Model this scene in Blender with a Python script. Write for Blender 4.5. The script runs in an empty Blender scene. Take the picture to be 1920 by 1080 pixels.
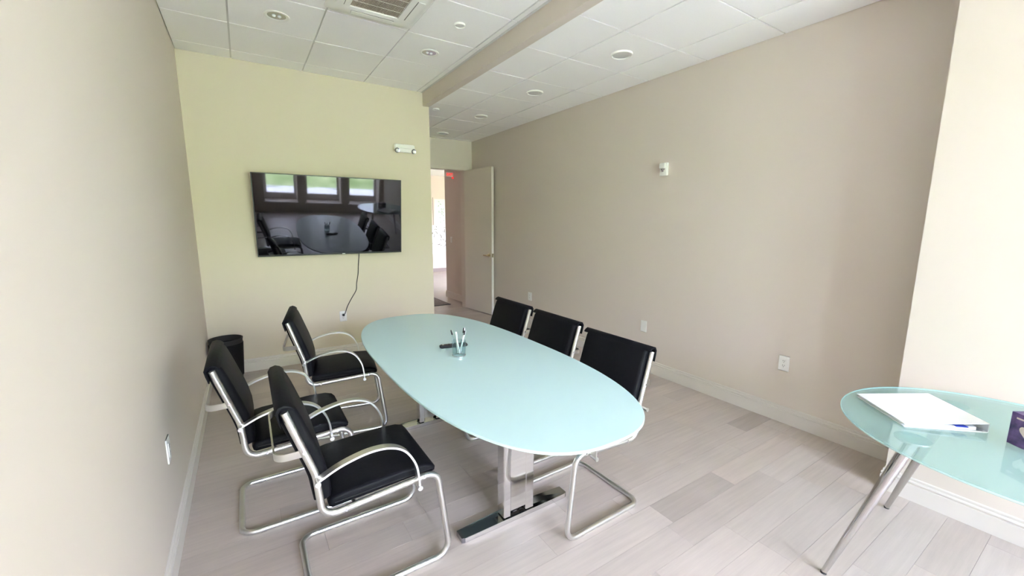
import bpy, math, random
from mathutils import Vector, Matrix
R_ = math.radians
scn = bpy.context.scene
col = scn.collection
random.seed(7)

# ------------------------------------------------------------------ camera
F_PX, YAW, PITCH, ROLL, CAM_H = 774.1275, R_(32.7977), R_(9.0855), R_(0.2215), 1.5413
fw = Vector((math.sin(YAW) * math.cos(PITCH), math.cos(YAW) * math.cos(PITCH), -math.sin(PITCH)))
rt = Vector((math.cos(YAW), -math.sin(YAW), 0))
up = rt.cross(fw)
r2 = rt * math.cos(ROLL) + up * math.sin(ROLL)
u2 = up * math.cos(ROLL) - rt * math.sin(ROLL)
cd = bpy.data.cameras.new('camera')
cam = bpy.data.objects.new('camera', cd)
col.objects.link(cam)
m3 = Matrix((r2, u2, -fw)).transposed()
cam.matrix_world = Matrix.Translation((0, 0, CAM_H)) @ m3.to_4x4()
cd.sensor_width = 36
cd.lens = F_PX / 1920 * 36
cd.clip_start = 0.02
scn.camera = cam

# ------------------------------------------------------------------ daylight
w = bpy.data.worlds.new('sky')
scn.world = w
w.use_nodes = True
bg = w.node_tree.nodes['Background']
bg.inputs['Color'].default_value = (0.685, 0.735, 1.02, 1)
bg.inputs['Strength'].default_value = 8.0
scn.view_settings.view_transform = 'Standard'
scn.view_settings.look = 'None'
scn.view_settings.gamma = 1
scn.view_settings.use_curve_mapping = False
scn.view_settings.exposure = 3.08
scn.cycles.use_denoising = True
scn.cycles.max_bounces = 14
scn.cycles.diffuse_bounces = 8
scn.cycles.transparent_max_bounces = 12
scn.cycles.sample_clamp_indirect = 8.0

# windows of the wall behind the camera: x0, x1 (shared sill and head)
WINS = [(0.12, 0.86), (1.07, 1.92), (2.14, 2.92)]
W_Z0, W_Z1, W_Y = 0.26, 2.72, -2.6
W_TH = 0.50   # deep window reveals
def portal(name, x, y, z, sx, sz, rot):
    l = bpy.data.lights.new(name, 'AREA')
    l.shape = 'RECTANGLE'; l.size = sx; l.size_y = sz
    l.cycles.is_portal = True
    o = bpy.data.objects.new(name, l); col.objects.link(o)
    o.location = (x, y, z); o.rotation_euler = rot
for a, b in WINS:
    portal('window_daylight', (a + b) / 2, W_Y - W_TH - 0.04, (W_Z0 + W_Z1) / 2, b - a, W_Z1 - W_Z0, (R_(90), 0, 0))
portal('hall_daylight', 5.75, 7.72, 1.45, 1.1, 2.4, (R_(90), 0, 0))  # portal at the window added to light the hall

# ------------------------------------------------------------------ materials
MATS = {}
def mat(name, color, rough=0.5, metal=0.0, spec=0.5, noise=None, bump=None, coat=0.0, emit=None):
    """noise = (scale, amount) gentle colour mottling; bump = (scale, strength)"""
    if name in MATS: return MATS[name]
    m = bpy.data.materials.new(name); m.use_nodes = True
    nt = m.node_tree; b = nt.nodes['Principled BSDF']
    b.inputs['Base Color'].default_value = (*color, 1)
    b.inputs['Roughness'].default_value = rough
    b.inputs['Metallic'].default_value = metal
    b.inputs['Specular IOR Level'].default_value = spec
    b.inputs['Coat Weight'].default_value = coat
    tc = nt.nodes.new('ShaderNodeTexCoord')
    if noise:
        n = nt.nodes.new('ShaderNodeTexNoise'); n.inputs['Scale'].default_value = noise[0]; n.inputs['Detail'].default_value = 4
        nt.links.new(tc.outputs['Object'], n.inputs['Vector'])
        mx = nt.nodes.new('ShaderNodeMix'); mx.data_type = 'RGBA'; mx.blend_type = 'MULTIPLY'
        mx.inputs['Factor'].default_value = 1
        rp = nt.nodes.new('ShaderNodeMapRange'); rp.inputs['To Min'].default_value = 1 - noise[1]; rp.inputs['To Max'].default_value = 1 + noise[1]
        nt.links.new(n.outputs['Fac'], rp.inputs['Value'])
        mx.inputs['A'].default_value = (*color, 1)
        nt.links.new(rp.outputs['Result'], mx.inputs['B'])
        nt.links.new(mx.outputs['Result'], b.inputs['Base Color'])
    if bump:
        n = nt.nodes.new('ShaderNodeTexNoise'); n.inputs['Scale'].default_value = bump[0]; n.inputs['Detail'].default_value = 5
        nt.links.new(tc.outputs['Object'], n.inputs['Vector'])
        bp = nt.nodes.new('ShaderNodeBump'); bp.inputs['Strength'].default_value = bump[1]; bp.inputs['Distance'].default_value = 0.004
        nt.links.new(n.outputs['Fac'], bp.inputs['Height'])
        nt.links.new(bp.outputs['Normal'], b.inputs['Normal'])
    if emit:
        b.inputs['Emission Color'].default_value = (*emit[0], 1)
        b.inputs['Emission Strength'].default_value = emit[1]
    MATS[name] = m
    return m

mat('wall_paint', (0.67, 0.605, 0.535), 0.7, spec=0.25, bump=(180, 0.05))
mat('cream_paint', (0.66, 0.595, 0.465), 0.7, spec=0.25, bump=(180, 0.05))
mat('white_trim', (0.67, 0.63, 0.575), 0.45)
mat('leg_chrome', (0.60, 0.59, 0.58), 0.08, 1.0)
mat('ceiling_tile', (0.92, 0.915, 0.90), 0.9, spec=0.2, noise=(60, 0.03), bump=(240, 0.12))
mat('ceiling_metal', (0.66, 0.655, 0.63), 0.5)
mat('white_plastic', (0.82, 0.82, 0.78), 0.35)
mat('dark_slot', (0.03, 0.03, 0.03), 0.6)
mat('chrome', (0.80, 0.80, 0.80), 0.07, 1.0)
mat('dark_chrome', (0.42, 0.43, 0.46), 0.10, 1.0)
mat('satin_metal', (0.74, 0.74, 0.72), 0.30, 1.0)
mat('leather', (0.007, 0.007, 0.009), 0.5, spec=0.09, bump=(45, 0.22), noise=(25, 0.2))
mat('black_plastic', (0.012, 0.012, 0.013), 0.4)
mat('screen', (0.004, 0.004, 0.005), 0.03, spec=0.42)
mat('brass', (0.50, 0.42, 0.28), 0.25, 1.0)
mat('door_paint', (0.68, 0.62, 0.54), 0.5)
mat('bin_mesh', (0.028, 0.028, 0.025), 0.6, spec=0.2)
mat('liner', (0.005, 0.005, 0.005), 0.7, spec=0.15)
mat('hall_wall', (0.76, 0.64, 0.58), 0.8)
mat('subfloor', (0.16, 0.13, 0.11), 0.9)
mat('paper', (0.86, 0.87, 0.86), 0.8)
mat('white_vinyl', (0.78, 0.80, 0.80), 0.35)
mat('blue_ink', (0.03, 0.06, 0.45), 0.4)
mat('red_light', (0.8, 0.02, 0.02), 0.5, emit=((1, 0.03, 0.03), 0.14))
mat('exterior_paint', (0.5, 0.5, 0.48), 0.9)

def node_mat(name):
    m = bpy.data.materials.new(name); m.use_nodes = True
    nt = m.node_tree; nt.nodes.clear(); MATS[name] = m
    out = nt.nodes.new('ShaderNodeOutputMaterial')
    return nt, out

def schlick(nt, f0=0.04):
    lw_ = nt.nodes.new('ShaderNodeLayerWeight'); lw_.inputs['Blend'].default_value = 0.5
    pw = nt.nodes.new('ShaderNodeMath'); pw.operation = 'POWER'; pw.inputs[1].default_value = 5
    nt.links.new(lw_.outputs['Facing'], pw.inputs[0])
    ma = nt.nodes.new('ShaderNodeMath'); ma.operation = 'MULTIPLY_ADD'; ma.inputs[1].default_value = 1 - f0; ma.inputs[2].default_value = f0
    nt.links.new(pw.outputs[0], ma.inputs[0])
    return ma
# clear thin panes
def thin_glass(name, tint, gloss_rough=0.0):
    nt, out = node_mat(name)
    t = nt.nodes.new('ShaderNodeBsdfTransparent'); t.inputs['Color'].default_value = (*tint, 1)
    g = nt.nodes.new('ShaderNodeBsdfGlossy'); g.inputs['Roughness'].default_value = gloss_rough
    fr = schlick(nt)
    mx = nt.nodes.new('ShaderNodeMixShader')
    nt.links.new(fr.outputs[0], mx.inputs['Fac'])
    nt.links.new(t.outputs['BSDF'], mx.inputs[1]); nt.links.new(g.outputs['BSDF'], mx.inputs[2])
    nt.links.new(mx.outputs['Shader'], out.inputs['Surface'])
thin_glass('window_glass', (0.97, 0.98, 0.97))
thin_glass('cup_glass', (0.90, 0.95, 0.95))
thin_glass('clear_plastic', (0.80, 0.86, 0.87), 0.1)

# frosted aqua glass: back-painted (opaque) for the big table, translucent for the small one
def frosted(name, color, see):
    nt, out = node_mat(name)
    d = nt.nodes.new('ShaderNodeBsdfDiffuse'); d.inputs['Color'].default_value = (*color, 1)
    cur = d
    if see > 0:
        tl = nt.nodes.new('ShaderNodeBsdfTranslucent'); tl.inputs['Color'].default_value = (*color, 1)
        m1 = nt.nodes.new('ShaderNodeMixShader'); m1.inputs['Fac'].default_value = 0.35
        nt.links.new(d.outputs['BSDF'], m1.inputs[1]); nt.links.new(tl.outputs['BSDF'], m1.inputs[2])
        tr = nt.nodes.new('ShaderNodeBsdfTransparent'); tr.inputs['Color'].default_value = (0.82, 0.95, 0.94, 1)
        m2 = nt.nodes.new('ShaderNodeMixShader'); m2.inputs['Fac'].default_value = see
        nt.links.new(m1.outputs['Shader'], m2.inputs[1]); nt.links.new(tr.outputs['BSDF'], m2.inputs[2])
        cur = m2
    g = nt.nodes.new('ShaderNodeBsdfGlossy'); g.inputs['Roughness'].default_value = 0.06
    if see == 0: g.inputs['Roughness'].default_value = 0.32
    fr = schlick(nt)
    m3_ = nt.nodes.new('ShaderNodeMixShader')
    nt.links.new(fr.outputs[0], m3_.inputs['Fac'])
    nt.links.new(cur.outputs[0], m3_.inputs[1]); nt.links.new(g.outputs['BSDF'], m3_.inputs[2])
    nt.links.new(m3_.outputs['Shader'], out.inputs['Surface'])
frosted('frosted_glass', (0.53, 0.74, 0.75), 0)
frosted('sheer_glass', (0.44, 0.66, 0.64), 0.66)
mat('glass_edge', (0.62, 0.86, 0.84), 0.15)

# wood planks: tone from the object colour, grain from world position
def plank_mat(name, use_obj):
    m = bpy.data.materials.new(name); m.use_nodes = True; MATS[name] = m
    nt = m.node_tree; b = nt.nodes['Principled BSDF']
    geo = nt.nodes.new('ShaderNodeNewGeometry')
    oi = nt.nodes.new('ShaderNodeObjectInfo')
    cmb = nt.nodes.new('ShaderNodeVectorMath'); cmb.operation = 'MULTIPLY_ADD'
    nt.links.new(geo.outputs['Position'], cmb.inputs[0]); cmb.inputs[1].default_value = (1.6, 26, 1)
    sc = nt.nodes.new('ShaderNodeVectorMath'); sc.operation = 'SCALE'; sc.inputs[0].default_value = (17, 31, 5)
    nt.links.new(oi.outputs['Random'], sc.inputs['Scale'])
    nt.links.new(sc.outputs['Vector'], cmb.inputs[2])
    n = nt.nodes.new('ShaderNodeTexNoise'); n.inputs['Scale'].default_value = 1.6; n.inputs['Detail'].default_value = 6; n.inputs['Roughness'].default_value = 0.65
    nt.links.new(cmb.outputs['Vector'], n.inputs['Vector'])
    r1 = nt.nodes.new('ShaderNodeMapRange'); r1.inputs['From Min'].default_value = 0.3; r1.inputs['From Max'].default_value = 0.7
    r1.inputs['To Min'].default_value = 0.91; r1.inputs['To Max'].default_value = 1.05
    nt.links.new(n.outputs['Fac'], r1.inputs['Value'])
    n2 = nt.nodes.new('ShaderNodeTexNoise'); n2.inputs['Scale'].default_value = 2.2; n2.inputs['Detail'].default_value = 3
    nt.links.new(geo.outputs['Position'], n2.inputs['Vector'])
    r2_ = nt.nodes.new('ShaderNodeMapRange'); r2_.inputs['To Min'].default_value = 0.88; r2_.inputs['To Max'].default_value = 1.12
    nt.links.new(n2.outputs['Fac'], r2_.inputs['Value'])
    mu = nt.nodes.new('ShaderNodeMath'); mu.operation = 'MULTIPLY'
    nt.links.new(r1.outputs['Result'], mu.inputs[0]); nt.links.new(r2_.outputs['Result'], mu.inputs[1])
    mx = nt.nodes.new('ShaderNodeMix'); mx.data_type = 'RGBA'; mx.blend_type = 'MULTIPLY'; mx.inputs['Factor'].default_value = 1
    if use_obj: nt.links.new(oi.outputs['Color'], mx.inputs['A'])
    else: mx.inputs['A'].default_value = (*PLANK, 1)
    nt.links.new(mu.outputs['Value'], mx.inputs['B'])
    nt.links.new(mx.outputs['Result'], b.inputs['Base Color'])
    b.inputs['Roughness'].default_value = 0.38
    b.inputs['Specular IOR Level'].default_value = 0.4
    bp = nt.nodes.new('ShaderNodeBump'); bp.inputs['Strength'].default_value = 0.12; bp.inputs['Distance'].default_value = 0.002
    nt.links.new(n.outputs['Fac'], bp.inputs['Height']); nt.links.new(bp.outputs['Normal'], b.inputs['Normal'])
PLANK = (0.50, 0.435, 0.385)
plank_mat('plank_wood', True)
plank_mat('hall_wood', False)

# grass outside
def grass_mat():
    m = bpy.data.materials.new('grass'); m.use_nodes = True; MATS['grass'] = m
    nt = m.node_tree; b = nt.nodes['Principled BSDF']
    n = nt.nodes.new('ShaderNodeTexNoise'); n.inputs['Scale'].default_value = 1.2; n.inputs['Detail'].default_value = 8
    tc = nt.nodes.new('ShaderNodeTexCoord'); nt.links.new(tc.outputs['Object'], n.inputs['Vector'])
    rp = nt.nodes.new('ShaderNodeValToRGB')
    rp.color_ramp.elements[0].position = 0.35; rp.color_ramp.elements[0].color = (0.22, 0.31, 0.10, 1)
    rp.color_ramp.elements[1].position = 0.65; rp.color_ramp.elements[1].color = (0.46, 0.54, 0.24, 1)
    nt.links.new(n.outputs['Fac'], rp.inputs['Fac']); nt.links.new(rp.outputs['Color'], b.inputs['Base Color'])
    b.inputs['Roughness'].default_value = 0.9
grass_mat()

# ------------------------------------------------------------------ mesh helpers
class MB:
    def __init__(s): s.v = []; s.f = []
    def add(s, vs, fs):
        o = len(s.v); s.v += [tuple(p) for p in vs]; s.f += [tuple(i + o for i in q) for q in fs]; return s
    def box(s, x0, x1, y0, y1, z0, z1):
        vs = [(x0, y0, z0), (x1, y0, z0), (x1, y1, z0), (x0, y1, z0), (x0, y0, z1), (x1, y0, z1), (x1, y1, z1), (x0, y1, z1)]
        return s.add(vs, [(0, 3, 2, 1), (4, 5, 6, 7), (0, 1, 5, 4), (1, 2, 6, 5), (2, 3, 7, 6), (3, 0, 4, 7)])
    def rbox(s, x0, x1, y0, y1, z0, z1, r, ax='z'):
        """box with chamfered edges all round (r)"""
        vs = []; fs = []
        P = lambda a, b, c: (a, b, c)
        L = []
        for z, ins in ((z0, r), (z0 + r, 0), (z1 - r, 0), (z1, r)):
            xa, xb, ya, yb = x0 + ins, x1 - ins, y0 + ins, y1 - ins
            q = r
            L.append([(xa + q, ya, z), (xb - q, ya, z), (xb, ya + q, z), (xb, yb - q, z), (xb - q, yb, z), (xa + q, yb, z), (xa, yb - q, z), (xa, ya + q, z)])
        for l in L: vs += l
        fs.append(tuple(reversed(range(8)))); fs.append(tuple(range(24, 32)))
        for k in range(3):
            for i in range(8):
                j = (i + 1) % 8
                fs.append((k * 8 + i, k * 8 + j, k * 8 + 8 + j, k * 8 + 8 + i))
        return s.add(vs, fs)
    def cyl(s, p, q, r0, r1=None, n=16, caps=True):
        r1 = r0 if r1 is None else r1
        p, q = Vector(p), Vector(q); d = (q - p).normalized()
        a = d.orthogonal().normalized(); b = d.cross(a)
        vs = []
        for c, r in ((p, r0), (q, r1)):
            for i in range(n):
                t = 2 * math.pi * i / n; vs.append(c + a * (r * math.cos(t)) + b * (r * math.sin(t)))
        fs = [(i, (i + 1) % n, n + (i + 1) % n, n + i) for i in range(n)]
        if caps: fs += [tuple(reversed(range(n))), tuple(range(n, 2 * n))]
        return s.add(vs, fs)
    def lathe(s, prof, n=32, c=(0, 0, 0), closed=False):
        vs = []; fs = []
        for r, z in prof:
            for i in range(n):
                t = 2 * math.pi * i / n; vs.append((c[0] + r * math.cos(t), c[1] + r * math.sin(t), c[2] + z))
        m = len(prof)
        for k in range(m - 1 + (1 if closed else 0)):
            k2 = (k + 1) % m
            for i in range(n):
                j = (i + 1) % n; fs.append((k * n + i, k * n + j, k2 * n + j, k2 * n + i))
        if not closed:
            if prof[0][0] > 1e-6: fs.append(tuple(reversed(range(n))))
            if prof[-1][0] > 1e-6: fs.append(tuple(range((m - 1) * n, m * n)))
        return s.add(vs, fs)
    def sweep(s, pts, section, closed=False, upv=None):
        """sweep a 2D section (list of (a, b)) along pts; a along side vector, b along normal"""
        pts = [Vector(p) for p in pts]; n = len(pts); m = len(section); vs = []; fs = []
        prev = None
        for i, p in enumerate(pts):
            a = pts[i - 1] if (i > 0 or closed) else pts[i]
            b = pts[(i + 1) % n] if (i < n - 1 or closed) else pts[i]
            t = (b - a).normalized()
            if upv is not None: sd = Vector(upv); nm = t.cross(sd).normalized()
            else:
                if prev is None: prev = t.orthogonal().normalized()
                sd = (prev - t * prev.dot(t)).normalized(); prev = sd; nm = t.cross(sd)
            for x, y in section: vs.append(p + sd * x + nm * y)
        for i in range(n - (0 if closed else 1)):
            i2 = (i + 1) % n
            for k in range(m):
                k2 = (k + 1) % m; fs.append((i * m + k, i * m + k2, i2 * m + k2, i2 * m + k))
        if not closed: fs += [tuple(reversed(range(m))), tuple(range((n - 1) * m, n * m))]
        return s.add(vs, fs)
    def tube(s, pts, r, n=12, closed=False):
        return s.sweep(pts, [(r * math.cos(2 * math.pi * i / n), r * math.sin(2 * math.pi * i / n)) for i in range(n)], closed)
    def prism(s, poly, z0, z1):
        n = len(poly)
        vs = [(x, y, z0) for x, y in poly] + [(x, y, z1) for x, y in poly]
        return s.add(vs, [tuple(reversed(range(n))), tuple(range(n, 2 * n))] + [(i, (i + 1) % n, n + (i + 1) % n, n + i) for i in range(n)])
    def xf(s, M):
        s.v = [tuple(M @ Vector(p)) for p in s.v]; return s
    def mesh(s, name, m, smooth=None):
        me = bpy.data.meshes.new(name); me.from_pydata(s.v, [], s.f); me.validate(); me.update()
        import bmesh
        bm = bmesh.new(); bm.from_mesh(me); bmesh.ops.recalc_face_normals(bm, faces=bm.faces); bm.to_mesh(me); bm.free()
        me.materials.append(MATS[m])
        if smooth:
            me.shade_smooth(); me.set_sharp_from_angle(angle=R_(smooth))
        return me
    def build(s, name, m, parent=None, smooth=None, loc=None):
        o = bpy.data.objects.new(name, s.mesh(name, m, smooth)); col.objects.link(o)
        if loc: o.location = loc
        if parent: o.parent = parent
        return o

def fillet(pts, radii, seg=7):
    pts = [Vector(p) for p in pts]; out = [pts[0]]
    for i in range(1, len(pts) - 1):
        p, a, b = pts[i], pts[i - 1], pts[i + 1]
        r = radii[i - 1]
        u = (a - p).normalized(); v = (b - p).normalized()
        ang = u.angle(v); L = r / math.tan(ang / 2)
        L = min(L, 0.49 * (a - p).length, 0.49 * (b - p).length)
        rr = L * math.tan(ang / 2)
        c = p + (u + v).normalized() * (rr / math.sin(ang / 2))
        s0 = p + u * L - c; s1 = p + v * L - c
        tot = s0.angle(s1)
        for k in range(seg + 1):
            t = k / seg
            out.append(c + (s0 * math.sin((1 - t) * tot) + s1 * math.sin(t * tot)) / math.sin(tot))
    out.append(pts[-1]); return out

def smooth_curve(pts, seg=8):
    """Catmull-Rom through pts"""
    pts = [Vector(p) for p in pts]; P = [pts[0] * 2 - pts[1]] + pts + [pts[-1] * 2 - pts[-2]]; out = []
    for i in range(1, len(P) - 2):
        p0, p1, p2, p3 = P[i - 1:i + 3]
        for k in range(seg):
            t = k / seg
            out.append(0.5 * ((2 * p1) + (p2 - p0) * t + (2 * p0 - 5 * p1 + 4 * p2 - p3) * t * t + (3 * p1 - p0 - 3 * p2 + p3) * t ** 3))
    out.append(pts[-1]); return out

def puff(prof, w, r, seg=4):
    """closed side profile [(x, z)] extruded across y = -w..w with rounded lateral edges"""
    n = len(prof)
    area = sum(prof[i][0] * prof[(i + 1) % n][1] - prof[(i + 1) % n][0] * prof[i][1] for i in range(n))
    sg = 1 if area > 0 else -1
    nor = []
    for i in range(n):
        a, b = Vector(prof[i - 1]), Vector(prof[(i + 1) % n]); d = (b - a).normalized(); nor.append(Vector((-d.y, d.x)) * sg)
    layers = []
    for k in range(seg + 1):
        t = k / seg * math.pi / 2; layers.append((-(w - r + r * math.cos(t)), r * (1 - math.sin(t))))
    layers = layers + [(-y, i) for y, i in reversed(layers)]
    mb = MB(); vs = []; fs = []
    for y, ins in layers:
        for p, q in zip(prof, nor): vs.append((p[0] + q.x * ins, y, p[1] + q.y * ins))
    for k in range(len(layers) - 1):
        for i in range(n):
            j = (i + 1) % n; fs.append((k * n + i, k * n + j, k * n + n + j, k * n + n + i))
    fs += [tuple(range(n)), tuple(range((len(layers) - 1) * n, len(layers) * n))]
    return mb.add(vs, fs)

def holed_wall(plane, c0, c1, a0, a1, b0, b1, holes):
    """one connected slab. plane 'x' or 'y': thickness from c0 to c1; a = other horizontal, b = z; holes [(a0,a1,b0,b1)]"""
    A = sorted({a0, a1, *[h[0] for h in holes], *[h[1] for h in holes]}); B = sorted({b0, b1, *[h[2] for h in holes], *[h[3] for h in holes]})
    solid = {}
    for i in range(len(A) - 1):
        for j in range(len(B) - 1):
            ca, cb = (A[i] + A[i + 1]) / 2, (B[j] + B[j + 1]) / 2
            solid[i, j] = not any(h[0] < ca < h[1] and h[2] < cb < h[3] for h in holes)
    vid = {}; vs = []; fs = []
    def V(i, j, k):
        if (i, j, k) not in vid:
            vid[i, j, k] = len(vs); c = (c0, c1)[k]
            vs.append((c, A[i], B[j]) if plane == 'x' else (A[i], c, B[j]))
        return vid[i, j, k]
    for (i, j), s in solid.items():
        if not s: continue
        fs.append((V(i, j, 0), V(i + 1, j, 0), V(i + 1, j + 1, 0), V(i, j + 1, 0)))
        fs.append((V(i, j, 1), V(i, j + 1, 1), V(i + 1, j + 1, 1), V(i + 1, j, 1)))
        for di, dj, e in ((-1, 0, ((i, j), (i, j + 1))), (1, 0, ((i + 1, j), (i + 1, j + 1))), (0, -1, ((i, j), (i + 1, j))), (0, 1, ((i, j + 1), (i + 1, j + 1)))):
            if not solid.get((i + di, j + dj), False):
                (p, q), (r, t) = e; fs.append((V(p, q, 0), V(r, t, 0), V(r, t, 1), V(p, q, 1)))
    return MB().add(vs, fs)

def tag(o, label, cat, group=None, kind=None):
    o['label'] = label; o['category'] = cat
    if group: o['group'] = group
    if kind: o['kind'] = kind
    return o
def struct(o, label=None):
    o['kind'] = 'structure'
    if label: o['label'] = label
    return o
def empty(name, loc=(0, 0, 0), rz=0):
    o = bpy.data.objects.new(name, None); col.objects.link(o); o.empty_display_size = 0.1
    o.location = loc; o.rotation_euler = (0, 0, rz); return o
def copy_tree(o, parent=None):
    c = o.copy(); col.objects.link(c)
    if parent: c.parent = parent
    for ch in list(o.children): copy_tree(ch, c)
    return c

# ------------------------------------------------------------------ room dimensions
XL, XR, YB, XE, XS = -0.3837, 3.430, 4.9171, 1.9786, 1.9009   # left, right, TV wall, wall end, soffit face
ZL, ZR, YD, XP, YP = 3.040, 2.8995, 6.63, 3.046, 0.681        # ceilings, door wall, pillar face and its edge
TOP = 3.25

# ------------------------------------------------------------------ walls
struct(MB().box(XL - 0.12, XL, W_Y - W_TH, YB + 0.12, -0.1, TOP).build('wall_left', 'wall_paint'), 'pale side wall beside the near chairs')
struct(MB().box(XL, XE, YB, YB + 0.12, -0.1, TOP).build('wall_back', 'cream_paint'), 'cream end wall carrying the television')
struct(MB().box(XE - 0.12, XE, YB + 0.12, YD, -0.1, TOP).build('wall_passage', 'wall_paint'), 'side of the short passage leading to the open door')
struct(MB().box(XR, XR + 0.12, YP - 0.2, YD, -0.1, TOP).build('wall_right', 'wall_paint'), 'long greige wall with wall plates')
struct(MB().box(XP, XR + 0.12, W_Y, YP, -0.1, TOP).build('wall_right_pier', 'wall_paint'), 'projecting bright pier behind the small glass table')
struct(holed_wall('y', W_Y - W_TH, W_Y, XL, XR + 0.12, -0.1, TOP, [(a, b, W_Z0, W_Z1) for a, b in WINS]).build('wall_front', 'wall_paint'), 'window wall behind the camera')
DX0, DX1, DZ = 2.36, 3.275, 2.415
struct(holed_wall('y', YD, YD + 0.13, XE - 0.12, XR + 0.12, -0.1, TOP, [(DX0 - 0.02, DX1 + 0.02, -0.05, DZ + 0.02)]).build('wall_door', 'wall_paint'), 'wall with the doorway at the end of the passage')
struct(MB().box(XL - 0.12, XR + 0.12, W_Y - W_TH, YD + 0.13, TOP, TOP + 0.1).build('ceiling_deck', 'exterior_paint'), 'deck above the hung ceiling')

# windows behind the camera
struct(MB().box(XL - 0.3, XR + 0.3, W_Y - W_TH - 1.1, W_Y - W_TH, 2.90, 3.02).build('sky_blocker', 'exterior_paint'), 'unseen overhang added above the windows to block high sky')  # unseen slab, added to cut high sky light on the near floor
for k, (a, b) in enumerate(WINS):
    t = 0.055
    fr = holed_wall('y', W_Y - W_TH + 0.03, W_Y - W_TH + 0.10, a, b, W_Z0, W_Z1, [(a + t, b - t, W_Z0 + 0.16, W_Z1 - t)]).build('window_%d' % (k + 1), 'white_trim')
    struct(fr, 'white framed window looking on the grassy bank')
    MB().box(a + t, b - t, W_Y - W_TH + 0.060, W_Y - W_TH + 0.066, W_Z0 + 0.16, W_Z1 - t).build('pane', 'window_glass', fr)
    MB().box(a - 0.04, b + 0.04, W_Y + 0.001, W_Y + 0.05, W_Z0 - 0.03, W_Z0).build('window_sill', 'white_trim', fr)

# ------------------------------------------------------------------ ceilings
T = 0.6096
def hung_ceiling(z, xs, ys, x0, x1, y0, y1, label, skip=()):
    root = MB().box(x0, x1, y0, y1, z + 0.06, z + 0.08).build('ceiling', 'ceiling_tile')
    struct(root, label)
    X = [x0] + [x for x in xs if x0 < x < x1] + [x1]; Y = [y0] + [y for y in ys if y0 < y < y1] + [y1]
    unit = MB().box(-.5, .5, -.5, .5, 0, 1).mesh('tile', 'ceiling_tile')
    for i in range(len(X) - 1):
        for j in range(len(Y) - 1):
            if (i, j) in skip: continue
            o = bpy.data.objects.new('tile', unit); col.objects.link(o); o.parent = root
            o.location = ((X[i] + X[i + 1]) / 2, (Y[j] + Y[j + 1]) / 2, z + random.uniform(0.0, 0.0008))
            o.scale = (X[i + 1] - X[i] - 0.012, Y[j + 1] - Y[j] - 0.012, 0.016)
    b = 0.0075
    for x in X[1:-1]: MB().box(x - b, x + b, y0, y1, z + 0.009, z + 0.03).build('grid_runner', 'ceiling_metal', root)
    for y in Y[1:-1]:
        for i in range(len(X) - 1):
            MB().box(X[i] + b, X[i + 1] - b, y - b, y + b, z + 0.009, z + 0.03).build('grid_cross_bar', 'ceiling_metal', root)
    return root, X, Y
xsL = [0.03 + 0.6 * k for k in range(0, 4)]
ysL = [2.85 + T * k for k in range(-10, 4)]
ceilL, CX, CY = hung_ceiling(ZL, xsL, ysL, XL, XS, W_Y, YB, 'higher white tiled ceiling over the meeting table')
ysR = [1.665 + T * k for k in range(-8, 9)]
ceilR, _, _ = hung_ceiling(ZR, [2.4138, 2.4138 + T], ysR, XE, XR, W_Y, YD, 'lower white tiled ceiling along the long wall')
# step between the two ceilings: paint-coloured soffit and its white wall angle
sof = MB().box(XS, XE, W_Y, YB, 2.891, TOP).build('trim_1', 'wall_paint'); struct(sof, 'greige soffit step between the two ceilings')
MB().box(XS - 0.022, XS, W_Y, YB, ZL - 0.002, ZL + 0.02).build('wall_angle', 'ceiling_metal', sof)

# ------------------------------------------------------------------ floor planks
floor = MB().box(XL - 0.1, XR + 0.1, W_Y, YD + 0.13, -0.05, -0.006).build('floor', 'subfloor'); struct(floor, 'greyed oak plank floor')
unit = MB().box(0, 1, 0, 1, -1, 0).mesh('plank', 'plank_wood')
PW = 0.1524
known = {1: [1.756, 2.338], 0: [1.705, 2.60], 3: [3.035], 2: [1.11, 1.62, 2.75], -1: [1.96, 2.75]}   # row -> joints read off the floor; row 0 starts at y = 1.0125
dark = {(1, 1.756): 0.82, (3, 3.035): 0.80}
k = math.floor((W_Y - 1.0125) / PW)
while 1.0125 + k * PW < YD + 0.13:
    y0 = max(1.0125 + k * PW, W_Y); y1 = min(1.0125 + (k + 1) * PW, YD + 0.13)
    xa = XL if y0 < YB - 0.02 else XE
    cuts = [xa]; fixed = known.get(k, [])
    if fixed:
        x = fixed[0]
        while x - cuts[0] > 0.35:
            x -= random.uniform(0.45, 1.15)
            if x - cuts[0] > 0.2: cuts.append(x)
        cuts = sorted(cuts) + fixed; x = fixed[-1]
    else: x = xa + random.uniform(-0.5, 0.3)
    while True:
        x += random.uniform(0.35, 1.25)
        if x > XR - 0.15: break
        if x > cuts[-1] + 0.2: cuts.append(x)
    cuts.append(XR)
    for a, b in zip(cuts, cuts[1:]):
        o = bpy.data.objects.new('plank', unit); col.objects.link(o); o.parent = floor
        o.location = (a + 0.0004, y0 + 0.0004, random.uniform(-0.0006, 0))
        o.scale = (b - a - 0.0008, y1 - y0 - 0.0008, 0.006)
        t = dark.get((k, a), random.choice([1, 1, 1, 1.01, 0.98, 0.95, 1.03, 0.91]) * random.uniform(0.975, 1.025))
        wr = random.uniform(-0.012, 0.012)
        o.color = (PLANK[0] * t * (1 + wr), PLANK[1] * t, PLANK[2] * t * (1 - wr), 1)
    k += 1

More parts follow.
